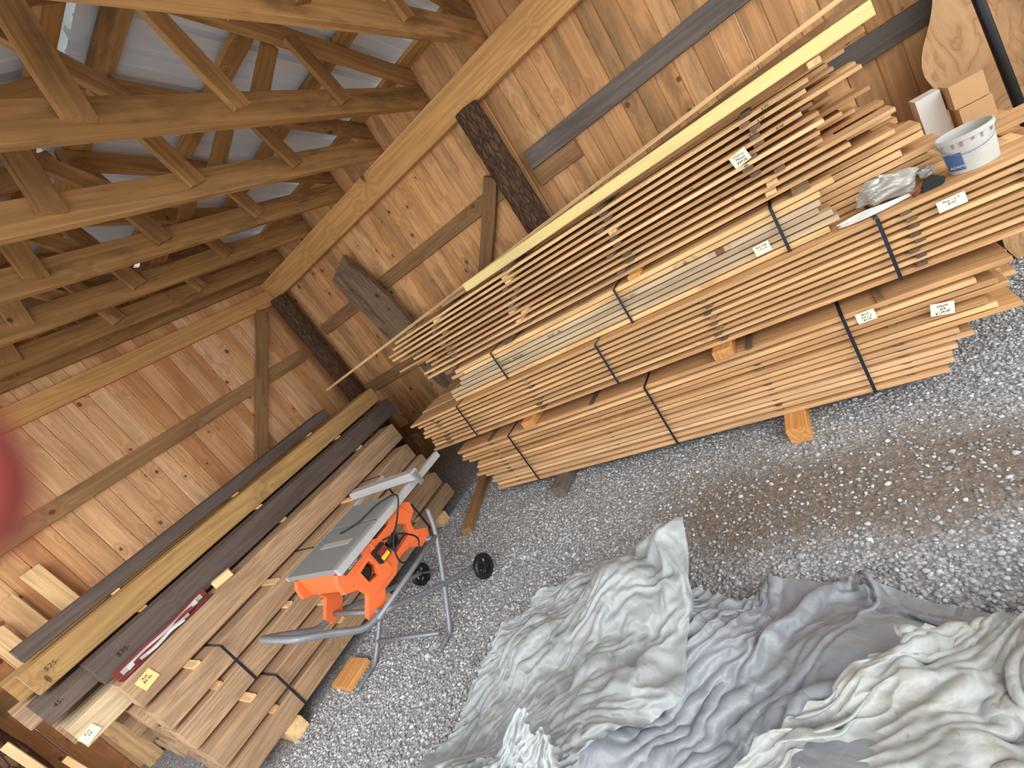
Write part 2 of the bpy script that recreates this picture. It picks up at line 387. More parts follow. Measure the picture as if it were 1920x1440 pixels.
slab('leaning_slab',-2.98,.38,2.36,3.38,3.62,M_dslab,'weathered gray-brown gnarled live-edge slab leaning on the plank wall',.026,t=.07,x1=-3.78,fr=1.6)
slab('leaning_slab',1.06,.70,2.3,3.42,3.62,M_slab,'wide tan live-edge slab with wavy grain leaning on the wall',.055,t=.05,fr=1.6)
slab('leaning_slab',1.34,.5,2.1,3.32,3.54,M_slab,'tan live-edge slab leaning against the wider slab',.05,t=.05,fr=1.6)
b=B().tube([(.945,3.35,.0),(.815,3.35,2.5)],.021,14);mk('black_pipe',b,M_black,'tall thin black pipe leaning against the slabs','pipe',smooth=True)
# ------------------------------------------------------------------ RIGHT STACK
GR='boards in the tall lumber stack'
def layer(z,th,x0,x1,yf,yb,mat,lab,nb=3,jx=.05,wav=.002,jy=.012,bow=0.0):
    ys=np.linspace(yf,yb,nb+1);first=None
    for i in range(nb):
        w=ys[i+1]-ys[i]-.008;yc=(ys[i]+ys[i+1])/2
        if i==0: w-=.012;yc+=random.uniform(-jy,jy)*.6
        a=x0+random.uniform(-jx,jx);c=x1+random.uniform(-jx,jx)
        o=mk('lumber_board',B().plank((a,yc,z+th/2),(c,yc,z+th/2),w,th,seg=12,wav=wav,ch=.002,bow=bow),mat,lab,'board',GR)
        if i==0:first=o
    return first
def spacer(x,y0,y1,z,h,mat,w=.035,lab='short wooden spacer strip between stacked boards'):
    return mk('wood_spacer',B().plank((x,y0,z+h/2),(x,y1,z+h/2),w,h,ch=.001),mat,lab,'wood spacer','spacer strips in the tall lumber stack')
def block(x,y0,y1,z0,z1,mat,lab,w=.1,grp='support blocks'):
    mk('support_block',B().plank((x,y0,(z0+z1)/2),(x,y1,(z0+z1)/2),w,z1-z0,ch=.004),mat,lab,'wood block',grp)
Y1=2.335;Y2=2.395;Y3=2.48;Y4=2.535
for x,m_,yy in ((-1.9,M_gray,2.19),(-.40,M_blk,2.2)): block(x,yy,3.3,0.0,.088,m_,'square timber block on the gravel beneath the lumber stack')
bd('scrap_board',(-2.72,2.0,.025),(-2.95,2.7,.025),.09,.05,(0,0,1),M_girt,'flat brown scrap board lying on gravel','board')
z=.09;i=0;t1=[]
while z<.515:
    th=.023;x1=.27+(.045*(i-3) if i>3 else 0)
    t1.append(layer(z,th,-2.5-.01*i,min(x1,.50),Y1,3.25,M_red if i<6 else M_new,'light tan board in the bottom bundle of the lumber stack',nb=4,jx=.05 if i<5 else .11,jy=.018));z+=th
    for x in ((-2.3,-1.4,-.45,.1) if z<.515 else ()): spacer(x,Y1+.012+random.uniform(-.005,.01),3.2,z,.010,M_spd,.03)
    z+=.010;i+=1
zt1=z-.010
for x in (-1.9,-.57): block(x,Y1+.005,3.3,zt1+.001,zt1+.052,M_blk,'orange timber block between bundles of boards')
for x in (-2.4,-1.2,.0): block(x,Y1+.2,3.3,zt1+.001,zt1+.052,M_spd,'timber block set back between bundles of boards')
z=zt1+.054;z2=z;i=0;t2=[]
while True:
    th=.020;t2.append(layer(z,th,-2.93,.76,Y2,3.3,M_new,'light yellow board in the middle bundle of the lumber stack',nb=4,jx=.11,jy=.022));z+=th
    if z<.83:
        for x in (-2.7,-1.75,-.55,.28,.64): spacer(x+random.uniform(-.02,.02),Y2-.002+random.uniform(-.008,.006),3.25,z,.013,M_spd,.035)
        z+=.013
    else: break
zt2=z
z=zt2+.005
for x in (-2.2,-1.1,.0): spacer(x,Y3,3.2,zt2+.0005,.004,M_spd)
pk=[]
for k in range(7):
    th=.026;pk.append(layer(z,th,-2.52+.04*k,.10,Y3,Y3+.14,M_rough if k in (1,2,3,4) else M_new,'rough tan board strapped in the packed bundle',nb=1,jx=.08,jy=.016));
    layer(z,th,-2.45,.43,Y3+.155,3.2,M_new,'rough pale board strapped in the packed bundle',nb=3,jx=.08);z+=th+.006
zt3=z-.006
for x in (-2.35,-1.75,-.82,.0): block(x,Y3,3.2,zt3+.001,zt3+.026,M_blk if x==-.82 else M_spd,'short timber block separating bundles in the stack',.07)
z=zt3+.027
z4=z
i=0
while z<1.47:
    th=.018
    layer(z,th,-2.62-.03*i,.20+(.025*(i%3)),Y4+.012*i,3.25,M_new,'golden board near the top of the lumber stack',nb=4,jx=.16,wav=.006,jy=.03,bow=.0004);z+=th
    if z<1.47:
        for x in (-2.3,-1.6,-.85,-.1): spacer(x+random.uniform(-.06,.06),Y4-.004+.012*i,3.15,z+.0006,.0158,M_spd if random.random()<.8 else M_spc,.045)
        z+=.017
    i+=1
zt5=z
bd('yellow_plank',(-2.0,2.80,zt5+.034),(.45,2.80,zt5+.070),.085,.062,(0,0,1),M_yel,'pale yellow straight plank on top of the lumber stack','board',seg=6)
bd('wood_offcut',(.22,2.74,zt5+.015),(.22,2.86,zt5+.015),.05,.028,(0,0,1),M_spc,'small wooden shim under the yellow plank','wood block')
bd('lumber_board',(-2.35,2.91,zt5+.014),(.42,2.91,zt5+.014),.1,.025,(0,0,1),M_new,'golden board on top of the lumber stack','board',GR,seg=6)
bd('long_strip',(-4.46,3.02,1.415),(.42,3.02,1.655),.045,.024,(0,0,1),M_spc,'very long thin pale strip projecting past the stack top','board',seg=10,wav=.003)
bd('long_strip',(-1.0,3.14,zt5+.05),(.75,3.14,zt5+.14),.08,.035,(0,0,1),M_girt,'long brown bark-edged strip on the stack top','board',seg=8,wav=.012)
def ringA(x,y0,y1,z0,z1,lab):
    b=B();t=.0016;w=.014
    b.plank((x,y0-t,z0-t),(x,y0-t,z1+t),w,t,(0,1,0),ch=.0003);b.plank((x,y1+t,z0-t),(x,y1+t,z1+t),w,t,(0,1,0),ch=.0003)
    b.plank((x,y0-t,z1+t),(x,y1+t,z1+t),w,t,(0,0,1),ch=.0003);b.plank((x,y0-t,z0-t),(x,y1+t,z0-t),w,t,(0,0,1),ch=.0003)
    mk('bundle_strap',b,M_strap,lab,'strap','straps around lumber bundles')
for x in (-2.1,-1.03,-.05): ringA(x,Y1-.008,3.24,.089,zt1+.001,'black plastic strap around the bottom board bundle')
for x in (-2.4,-1.18,.19): ringA(x,Y2-.012,3.31,z2-.001,zt2+.001,'black plastic strap around the middle board bundle')
for x in (-1.92,-.95,-.13): ringA(x,Y3-.008,3.21,zt2+.004,zt3+.0005,'black plastic strap around the packed bundle')
text('PACK 8    PER LAN',.024,(-1.80,Y3-.010,zt2+.115),RA,pk[3]);text('$167    80',.024,(-1.42,Y3-.010,zt2+.147),RA,pk[4])
text('KILN  DRY',.019,(-.9,Y3-.010,zt2+.147),RA,pk[4])
text('PACK-3   CHERRY',.016,(-1.55,Y1-.009,.43),RA,t1[10]);text('6-10',.016,(-1.2,Y1-.009,.40),RA,t1[9])
anchor=pk[4]
for (x,k,s) in ((.0,10,'$.95'),(-.03,9,'$.95'),(-.08,8,'$.98'),(.02,7,'$.48'),(-.15,5,'48-'),(-.2,4,'45-'),(-.3,3,'46-'),(-.25,2,'95-'),(-.4,6,'.95')):
    text(s,.018,(x,Y4+.012*k-.014,z4+.009+.035*k),RA,anchor,M_inkd)
def note(x,y,z,w,h,lines,mat,rot=RA,lab='small handwritten paper price tag on the lumber'):
    e=empty('price_tag',(x,y,z),lab,'price tag','paper price tags')
    me=B();ax=Vector((1,0,0)) if rot==RA else Vector((0,1,0));out=Vector((0,-1,0)) if rot==RA else Vector((1,0,0))
    tilt=random.uniform(-.2,.2);A=ax*math.cos(tilt)+Vector((0,0,1))*math.sin(tilt)
    me.plank(Vector((x,y,z))-A*w/2,Vector((x,y,z))+A*w/2,h,.0012,out,ch=.0002);mk('paper',me,mat,parent=e)
    for i,l in enumerate(lines):
        up=Vector((0,0,1))*math.cos(tilt)-ax*math.sin(tilt)
        text(l,h*.27,Vector((x,y,z))+out*.0014+up*(h*.26-i*h*.27),rot,e,M_inkd)
note(-.16,2.585,1.325,.075,.06,['Cherry','Mixed','$49.00'],M_paper)
note(-.225,Y3-.010,.92,.07,.05,['Red Oak','1/2 x 6'],M_paper)
note(.03,Y1-.013,.48,.07,.05,['Birch','5/4 x 3','$5.95'],M_paper)
note(.27,Y1-.013,.40,.075,.055,['Maple','4/4','$139.00'],M_paper)
note(.41,Y2-.014,.79,.085,.045,['Pine 1 x 3','$167'],M_paper)
bx,by,bz=.53,2.53,zt2+.001
e=empty('paint_bucket',(bx,by,bz),'translucent white plastic paint bucket with red drips and blue label','bucket')
pr=[(.072,0),(.080,.125),(.085,.125),(.086,.142),(.080,.143),(.077,.125),(.069,.008),(.001,.006)]
mk('bucket_body',B().lathe((bx,by,bz),(0,0,1),pr,40),M_bucket,parent=e)
b=B();n=14
for i in range(n+1):
    t=math.radians(190+50*i/n)
    for h in (.015,.085):
        r=.0725+.008*h/.125
        b.v.append(Vector((bx+r*math.cos(t)*1.015,by+r*math.sin(t)*1.015,bz+h)));b.g.append((0,0,0));b.r.append(.5)
for i in range(n): b.f.append((2*i,2*i+2,2*i+3,2*i+1))
mk('bucket_label',b,M_blue,parent=e,smooth=True)
text('ADAMS',.015,(bx-.057,by-.058,bz+.032),(math.pi/2,0,-.77),e,M_white)
for k in range(6):
    b=B();t=math.radians(205+k*22+random.uniform(-5,5));r=.082;L=random.uniform(.005,.02)
    b.plank((bx+r*math.cos(t)*1.02,by+r*math.sin(t)*1.02,bz+.124),(bx+r*math.cos(t)*1.0,by+r*math.sin(t)*1.0,bz+.124-L),random.uniform(.004,.009),.0015,(math.cos(t),math.sin(t),0))
    mk('paint_drip',b,M_drip,parent=e)
mk('bucket_handle',B().tube(smooth_path([(bx-.086,by,bz+.125),(bx-.074,by-.05,bz+.095),(bx-.03,by-.09,bz+.078),(bx+.042,by-.087,bz+.09),(bx+.082,by-.03,bz+.125)]),.0015,6),M_tube,parent=e,smooth=True)
mk('storage_box',B().box((.525,3.08,zt2+.001),(.615,3.2,zt2+.23),.002),M_white,'white cardboard box standing on the boards','box')
mk('storage_box',B().box((.635,3.0,zt2+.001),(.745,3.15,zt2+.12),.002),M_card,'small brown cardboard box with paper label','box')
mk('storage_box',B().box((.625,3.0,zt2+.123),(.74,3.15,zt2+.23),.002),M_card,'brown cardboard box stacked on another box','box')
def crumple(name,c,sx,sy,sz,mat,lab,cat,n=26,seed=1):
    rs=np.random.RandomState(seed);b=B();dirs=rs.normal(size=(44,3));dirs/=np.linalg.norm(dirs,axis=1)[:,None];off=rs.uniform(.45,1,44)
    for i in range(n+1):
        th=math.pi*i/n
        for k in range(n*2):
            ph=math.pi*k/n;d=np.array([math.sin(th)*math.cos(ph),math.sin(th)*math.sin(ph),math.cos(th)])
            dt=dirs@d;m=dt>.15;r=min(1.25,(off[m]/dt[m]).min()) if m.any() else 1
            r*=1+.12*math.sin(5*ph+4*th)*math.sin(5*th)
            p=d*r;b.v.append(Vector((c[0]+p[0]*sx,c[1]+p[1]*sy,c[2]+max(p[2],-.6)*sz)));b.g.append((0,0,0));b.r.append(.5)
    for i in range(n):
        for k in range(2*n): b.f.append((i*2*n+k,i*2*n+(k+1)%(2*n),(i+1)*2*n+(k+1)%(2*n),(i+1)*2*n+k))
    return mk(name,b,mat,lab,cat)
crumple('plastic_wrap',(.26,2.565,zt2+.055),.17,.085,.085,M_film,'crumpled silvery clear plastic packaging on the boards','packaging')
crumple('plastic_wrap',(.41,2.62,zt2+.03),.05,.05,.04,M_film,'small crumpled clear plastic bag on the boards','packaging',seed=9)
b=B()
for k in range(7):
    b.tube(smooth_path([(.08+random.uniform(-.03,.03),2.46,zt2+.006+k*.003),(.16,2.435+k*.006,zt2+.012+k*.003),(.24,2.45,zt2+.010+k*.003),(.32,2.465+k*.004,zt2+.012)]),.003,6)
mk('loose_strapping',b,M_white,'tangle of white plastic strapping offcuts','strapping',smooth=True)
e=empty('tape_dispenser',(.40,2.49,zt2),'black and red handheld tape dispenser lying on boards','tool')
mk('dispenser_body',B().poly([(.35,2.45,zt2+.004),(.42,2.45,zt2+.004),(.43,2.45,zt2+.025),(.40,2.45,zt2+.05),(.37,2.45,zt2+.04)],(0,.03,0)),M_black,parent=e)
mk('dispenser_handle',B().tube([(.36,2.465,zt2+.018),(.325,2.45,zt2+.010)],.008,10),M_redp,parent=e,smooth=True)
# ------------------------------------------------------------------ LEFT STACK
GL='timbers stacked along the end wall'
def beamL(xf,z0,th,y0,y1,w,mat,lab,seg=8,wav=.003,name='timber_board'):
    return mk(name,B().plank((xf-w/2,y0,z0+th/2),(xf-w/2,y1,z0+th/2),w,th,seg=seg,wav=wav,ch=.006),mat,lab,'board',GL)
LB='weathered light brown thick plank in the strapped side stack'
for y in (.55,1.4,2.2): mk('support_block',B().plank((-4.75,y,.044),(-3.12,y,.044),.1,.088,ch=.004),M_spc,'pale timber bearer on the gravel beneath the side stack','wood block','bearers under the side stack')
def spL(y,x0,x1,z,h,mat=None): mk('wood_spacer',B().plank((x0,y,z+h/2),(x1,y,z+h/2),.045,h-.001,ch=.001),mat or M_spc,'pale wooden spacer strip poking out between thick boards','wood spacer','spacer strips in the side stack')
zz=.09
for k in range(2):
    for j,(xf,w) in enumerate(((-3.14-.04*k,.25),(-3.45,.28),(-3.77,.3),(-4.11,.3),(-4.44,.28))):
        beamL(xf,zz,.122,.24+random.uniform(-.06,.06),2.55+random.uniform(-.12,.12),w,M_ash,LB)
    zz+=.122
    for y in (.5,1.15,2.0): spL(y+random.uniform(-.05,.05),-4.7,-3.135-.04*k-random.uniform(0,.03),zz,.014)
    zz+=.014
za=zz
for k in range(2):
    for j,(xf,w) in enumerate(((-3.32-.05*k,.26),(-3.64,.29),(-3.96,.3),(-4.29,.3))):
        beamL(xf,zz,.141,.22+random.uniform(-.06,.06),2.6+random.uniform(-.12,.12),w,M_ash,LB)
    zz+=.141
    for y in (.45,1.05,1.85): spL(y+random.uniform(-.05,.05),-4.6,-3.315-.05*k-random.uniform(0,.03),zz,.016)
    zz+=.016
zb=zz
c1=beamL(-3.54,zz,.175,.25,2.7,.23,M_ash,'thick light brown beam with raised grain');beamL(-3.80,zz,.15,.02,2.7,.23,M_rough,'pale board end with bold looping grain');beamL(-4.06,zz,.15,.0,2.8,.29,M_ash,LB);beamL(-4.38,zz,.15,.0,2.8,.27,M_ash,LB)
zz+=.177
zc=zz
for y in (.95,1.5,2.4): spL(y,-4.6,-3.715,zz,.018)
zz+=.019
d1=beamL(-3.72,zz,.155,.24,3.0,.2,M_dark,'dark purplish-brown heavy plank marked with a price');d2=beamL(-3.95,zz,.14,.0,2.9,.25,M_dark,'dark brown timber projecting past the stack');beamL(-4.25,zz,.14,-.06,2.9,.28,M_ash,LB)
zz+=.157
for y in (.6,1.5,2.4): spL(y,-4.5,-3.88,zz,.012)
zz+=.013
e1=beamL(-3.9,zz,.155,.06,3.05,.22,M_gold,'golden knotty pine beam marked with a price');beamL(-4.16,zz,.14,.0,2.9,.28,M_gold,'golden beam in the side stack')
zz+=.157
for y in (.6,1.5,2.3): spL(y,-4.4,-4.05,zz,.014)
zz+=.015
beamL(-4.07,zz,.09,.12,2.6,.2,M_dark,'dark brown weathered timber on top of the side stack')
text('$35-',.036,(-3.7155,.38,zc+.10),RB,d1,M_inkd);text('$25-',.036,(-3.895,.17,zc+.28),RB,e1,M_inkm);text('45-',.036,(-3.946,.08,zc+.09),RB,d2,M_inkd)
note(-3.534,.34,zb+.1,.085,.075,['Ash','$6.95'],M_papery,RB)
note(-3.795,.06,zb+.05,.08,.06,['P.23','5/4'],M_paper,RB)
def ringB(y,x0,x1,z0,z1,lab):
    b=B();t=.0016;w=.014
    for xx in (x0-t,x1+t): b.plank((xx,y,z0),(xx,y,z1),w,t,(1,0,0),ch=.0003)
    for z_ in (z0-t,z1+t): b.plank((x0,y,z_),(x1,y,z_),w,t,(0,0,1),ch=.0003)
    mk('bundle_strap',b,M_strap,lab,'strap','straps around lumber bundles')
for y in (.66,2.05): ringB(y,-4.73,-3.133,.089,za-.013,'black plastic strap around the lower thick boards')
for y in (.62,1.35,2.1): ringB(y,-4.60,-3.312,za,zb-.015,'black plastic strap around the middle thick boards')
e=empty('red_case',(-3.62,.55,zc),'thin bundle of red plastic and white folded strips','case')
mk('sleeve_bottom',B().plank((-3.60,.27,zc+.005),(-3.625,.83,zc+.005),.08,.006,(0,0,1),seg=10,wav=.004),M_redp,parent=e)
mk('sleeve_side',B().plank((-3.640,.27,zc+.032),(-3.660,.83,zc+.035),.006,.045,(0,0,1),seg=14,wav=.004,bow=.004),M_redp,parent=e)
for k in range(5):
    mk('folded_bag',B().plank((-3.630+.015*k,.30+.03*k,zc+.024-.002*k),(-3.650+.018*k+random.uniform(-.006,.006),.80-.04*k,zc+.028-.003*k),.009,.030-.004*k,(0,0,1),seg=26,wav=.006,bow=.004),(M_bag,M_white,M_redp,M_bag,M_white)[k],parent=e)
mk('wood_offcut',B().plank((-3.645,.88,zc+.026),(-3.60,.99,zc+.026),.06,.05,(0,0,1)),M_spc,'small broken pale wood offcut on the beam','wood block')
for (a,c,w,t,up,l) in (((-4.90,.55,.0),(-4.93,.50,1.62),.12,.03,(1,0,0),'pale board leaning on the end wall'),
     ((-4.90,.33,.0),(-4.93,.30,1.55),.13,.03,(1,0,0),'pale board leaning on the end wall'),
     ((-4.84,.18,.0),(-4.88,.16,1.42),.11,.03,(1,0,0),'pale board leaning on the end wall'),
     ((-3.5,.0,.0),(-3.9,-.06,.68),.16,.03,(0,1,0),'fresh pale plank propped beneath the board ends'),
     ((-3.95,-.12,.0),(-4.3,-.16,.9),.1,.04,(0,1,0),'fresh pale plank propped beneath the board ends'),
     ((-3.7,-.24,.02),(-4.55,-.28,.75),.05,.09,(0,1,0),'pale stud leaning by the open front'),
     ((-3.2,.16,.04),(-3.2,-.02,.04),.16,.08,(0,0,1),'pale offcut block lying on the gravel')):
    bd('pale_board',a,c,w,t,up,M_new,l,'board')
block(-3.0,.80,.98,0,.04,M_blk,'small plywood offcut on the gravel',.2,None)
# ------------------------------------------------------------------ TABLE SAW
ox,oy=-2.55,1.25
e=empty('table_saw',(ox,oy,0),'orange portable table saw on a gray folding wheeled stand','table saw')
TZ=.79
b=B();b.box((-2.82,.94,TZ-.03),(-2.32,1.28,TZ),.004,axis=1)
tt=mk('table_top',b,M_cast,parent=e)
mk('table_top',B().box((-2.82,1.30,TZ-.03),(-2.32,1.50,TZ),.004,axis=1),M_cast,parent=e)
b=B();b.box((-2.80,1.282,TZ-.03),(-2.33,1.298,TZ-.012),.002,axis=0);mk('miter_slot',b,M_black,parent=tt)
mk('blade_insert',B().box((-2.70,1.12,TZ+.0005),(-2.40,1.16,TZ+.003),.001,axis=0),M_alu,parent=tt)
mk('fence',B().box((-2.89,1.57,TZ+.002),(-2.22,1.63,TZ+.055),.006),M_alu,'silver aluminium rip fence',parent=e)
mk('fence_handle',B().plank((-2.215,1.60,TZ+.04),(-2.215,1.60,TZ-.04),.035,.018,(1,0,0)),M_tube,parent=e)
mk('fence_rail',B().box((-2.314,.94,TZ-.045),(-2.276,1.88,TZ-.004),.003,axis=1),M_alu,parent=e)
mk('fence_rail',B().box((-2.85,.94,TZ-.032),(-2.825,1.82,TZ-.004),.003,axis=1),M_alu,parent=e)
def curvepanel(outline,holes,thick,xpos):
    cu=bpy.data.curves.new('c','CURVE');cu.dimensions='2D';cu.fill_mode='BOTH';cu.extrude=thick/2;cu.bevel_depth=.003
    for pts in [outline]+holes:
        sp=cu.splines.new('POLY');sp.points.add(len(pts)-1);sp.use_cyclic_u=True
        for p,q in zip(sp.points,pts): p.co=(q[0],q[1],0,1)
    t=bpy.data.objects.new('t',cu);S.collection.objects.link(t);bpy.context.view_layer.update()
    me=bpy.data.meshes.new_from_object(t.evaluated_get(bpy.context.evaluated_depsgraph_get()));bpy.data.objects.remove(t)
    bb=B()
    for v in me.vertices: bb.v.append(Vector((xpos+v.co.z,v.co.x,v.co.y)));bb.g.append((0,0,0));bb.r.append(.5)
    for p in me.polygons: bb.f.append(tuple(p.vertices))
    return bb
fy=lambda y:.92+(y-.93)*.77
fz=lambda z:.745-(.73-z)*.78
tf=lambda P:[(fy(y),fz(z)) for y,z in P]
outl=[(.96,.73),(1.26,.73),(1.32,.68),(1.46,.68),(1.52,.73),(1.64,.73),(1.71,.66),(1.69,.59),(1.61,.56),(1.59,.49),(1.69,.41),(1.66,.36),(1.56,.36),(1.46,.45),(1.34,.45),(1.26,.40),(1.14,.41),(1.04,.31),(.94,.32),(.93,.38),(1.03,.48),(1.01,.55),(.92,.61),(.93,.69)]
hs=[[(1.08,.62),(1.18,.63),(1.20,.56),(1.17,.50),(1.08,.52)],[(1.33,.61),(1.52,.63),(1.58,.57),(1.54,.50),(1.36,.49)]]
hous=mk('housing',curvepanel(tf(outl),[tf(h) for h in hs],.03,-2.345),M_orange,'orange moulded saw housing',parent=e)
mk('housing',curvepanel(tf(outl),[tf(h) for h in hs],.03,-2.78),M_orange,parent=e)
y_=fy(1.13);z_=fz(.57);y2=fy(1.45);zq=fz(.56)
mk('housing_end',B().box((-2.76,.95,.63),(-2.37,.97,.748),.003),M_orange,parent=e);mk('housing_end',B().box((-2.76,1.43,.65),(-2.37,1.45,.748),.003),M_orange,parent=e);mk('housing_end',B().box((-2.76,1.145,.54),(-2.37,1.17,.745),.003),M_orange,parent=e)
for (ya,za_,yb_,zb_) in ((1.26,.70,1.26,.46),(1.07,.44,1.24,.44),(1.34,.47,1.60,.43),(1.62,.70,1.64,.60),(1.02,.66,1.22,.67)):
    mk('housing_rib',B().plank((-2.325,fy(ya),fz(za_)),(-2.325,fy(yb_),fz(zb_)),.012,.012,(1,0,0)),M_orange,parent=hous)
b=B();b.lathe((-2.70,y_,z_),(1,0,0),[(.05,0),(.060,.01),(.060,.25),(.052,.31),(.03,.33)],24);mk('motor',b,M_black,parent=e)
b=B();b.lathe((-2.46,y2,zq),(1,0,0),[(.02,.0),(.08,.01),(.08,.03),(.02,.04)],32);mk('blade_guard',b,M_tube,parent=e)
b=B();b.lathe((-2.41,y2,zq-.01),(1,0,0),[(.015,.0),(.04,.005),(.04,.02),(.015,.03)],24);mk('arbor_cover',b,M_black,parent=e)
mk('motor_box',B().box((-2.70,y2-.09,zq-.09),(-2.47,y2+.08,zq+.02),.01),M_black,parent=e)
sw=mk('switch_box',B().box((-2.324,1.14,.60),(-2.297,1.22,.685),.004),M_black,parent=e)
mk('switch_paddle',B().box((-2.296,1.155,.637),(-2.284,1.21,.67),.003),M_redp,parent=sw);mk('switch_label',B().box((-2.296,1.155,.607),(-2.292,1.21,.632),.001),M_yelp,parent=sw)
mk('brand_plate',B().plank((-2.325,.97,.722),(-2.325,1.10,.722),.024,.001,(1,0,0)),plain('plate_gray',(90,80,76),.6),parent=hous)
text('RIDGID',.02,(-2.3235,1.035,.722),RB,hous,M_white,shear=.3)
mk('power_cord',B().tube(smooth_path([(-2.29,1.22,.69),(-2.25,1.30,.65),(-2.24,1.36,.55),(-2.26,1.30,.49),(-2.27,1.21,.53),(-2.26,1.24,.64),(-2.26,1.36,.72),(-2.255,1.44,.81),(-2.40,1.40,.81),(-2.48,1.28,.80),(-2.6,1.22,.799)],8),.005,8),M_black,parent=e,smooth=True)
st=bpy.data.objects.new('stand',None);st.parent=e;S.collection.objects.link(st)
def P(name,pts,r,sm=True,mat=None): return mk(name,B().tube(smooth_path(pts,5) if sm else pts,r,12),mat or M_tube,parent=st,smooth=True)
P('frame_tube',[(-2.80,.92,.45),(-2.80,1.5,.45)],.015,False);P('frame_tube',[(-2.27,.92,.45),(-2.27,1.5,.45)],.015,False)
P('frame_tube',[(-2.80,.97,.45),(-2.27,.97,.45)],.015,False);P('frame_tube',[(-2.80,1.46,.45),(-2.27,1.46,.45)],.015,False)
P('leg',[(-2.27,1.55,.60),(-2.27,1.47,.43),(-2.29,1.20,.05),(-2.29,1.12,.017),(-2.29,1.05,.017)],.015)
P('leg',[(-2.80,1.52,.54),(-2.80,1.45,.43),(-2.83,1.02,.05),(-2.83,.90,.017),(-2.83,.80,.017)],.015)
P('leg',[(-2.27,.97,.45),(-2.27,1.30,.24),(-2.27,1.56,.10)],.015);P('leg',[(-2.80,.97,.45),(-2.81,1.30,.24),(-2.82,1.56,.10)],.015)
P('cross_bar',[(-2.82,1.06,.085),(-2.29,1.12,.075)],.013,False)
P('axle',[(-2.84,1.57,.09),(-2.24,1.57,.09)],.008,False)
P('handle',[(-2.78,.97,.45),(-2.78,.86,.47),(-2.77,.76,.57),(-2.76,.67,.66),(-2.71,.64,.69),(-2.43,.64,.69),(-2.37,.67,.66),(-2.34,.76,.57),(-2.30,.86,.47),(-2.28,.97,.45)],.018)
for x in (-2.85,-2.22):
    b=B().lathe((x,1.57,.08),(1,0,0),[(.048,-.016),(.07,-.02),(.078,-.011),(.078,.011),(.07,.02),(.048,.016)],28,closed=True)
    w=mk('wheel',b,M_black,'black rubber wheel',parent=st)
    b=B().lathe((x,1.57,.08),(1,0,0),[(.02,-.018),(.02,.018)],16)
    for k in range(5):
        t=2*math.pi*k/5;b.plank((x,1.57,.08),(x,1.57+.052*math.cos(t),.08+.052*math.sin(t)),.016,.018,(1,0,0))
    mk('hub',b,M_black,parent=w)
# ------------------------------------------------------------------ PEBBLES
def pebbles(N):
    t=(1+5**.5)/2
    iv=np.array([(-1,t,0),(1,t,0),(-1,-t,0),(1,-t,0),(0,-1,t),(0,1,t),(0,-1,-t),(0,1,-t),(t,0,-1),(t,0,1),(-t,0,-1),(-t,0,1)],float);iv/=np.linalg.norm(iv[0])
    fa=np.array([(0,11,5),(0,5,1),(0,1,7),(0,7,10),(0,10,11),(1,5,9),(5,11,4),(11,10,2),(10,7,6),(7,1,8),(3,9,4),(3,4,2),(3,2,6),(3,6,8),(3,8,9),(4,9,5),(2,4,11),(6,2,10),(8,6,7),(9,8,1)])
    rs=np.random.RandomState(3);x=rs.uniform(-3.15,1.9,N*3);y=rs.uniform(-.2,3.6,N*3)
    d=np.sqrt(((x+.25)/1.35)**2+((y-1.82)/.50)**2);keep=rs.rand(N*3)<np.clip((d-.35)/.8,.28,1)
    keep&=~((y>2.45)&(x<.2)&(x>-2.5));keep&=~((y<1.05)&(x<.6)&(x>-1.7));x=x[keep][:N];y=y[keep][:N];N=len(x)
    s=rs.gamma(7,.00072,N)+.002
    V=iv[None]*(1+rs.uniform(-.28,.28,(N,12,1)));V=V*(s[:,None,None])*rs.uniform(.6,1.25,(N,1,3))
    a=rs.uniform(0,6.28,N);c,sn=np.cos(a),np.sin(a);X=V[...,0]*c[:,None]-V[...,1]*sn[:,None];Y=V[...,0]*sn[:,None]+V[...,1]*c[:,None];Z=V[...,2]*.6
    V=np.stack([X+x[:,None],Y+y[:,None],Z+(s*.3)[:,None]],-1).reshape(-1,3)
    F=(fa[None]+np.arange(N)[:,None,None]*12).reshape(-1)
    me=bpy.data.meshes.new('gravel');me.vertices.add(len(V));me.vertices.foreach_set('co',V.ravel())
    nf=len(F)//3;me.loops.add(len(F));me.loops.foreach_set('vertex_index',F.astype(np.int32));me.polygons.add(nf);me.polygons.foreach_set('loop_start',np.arange(0,nf*3,3,dtype=np.int32))
    me.update(calc_edges=True);at=me.attributes.new('rnd','FLOAT','POINT');at.data.foreach_set('value',np.repeat(rs.rand(N),12).astype(np.float32))
    me.materials.append(M_peb);o=bpy.data.objects.new('gravel',me);S.collection.objects.link(o);meta(o,'loose gray and white gravel stones covering the ground','gravel',kind='stuff')
pebbles(60000)
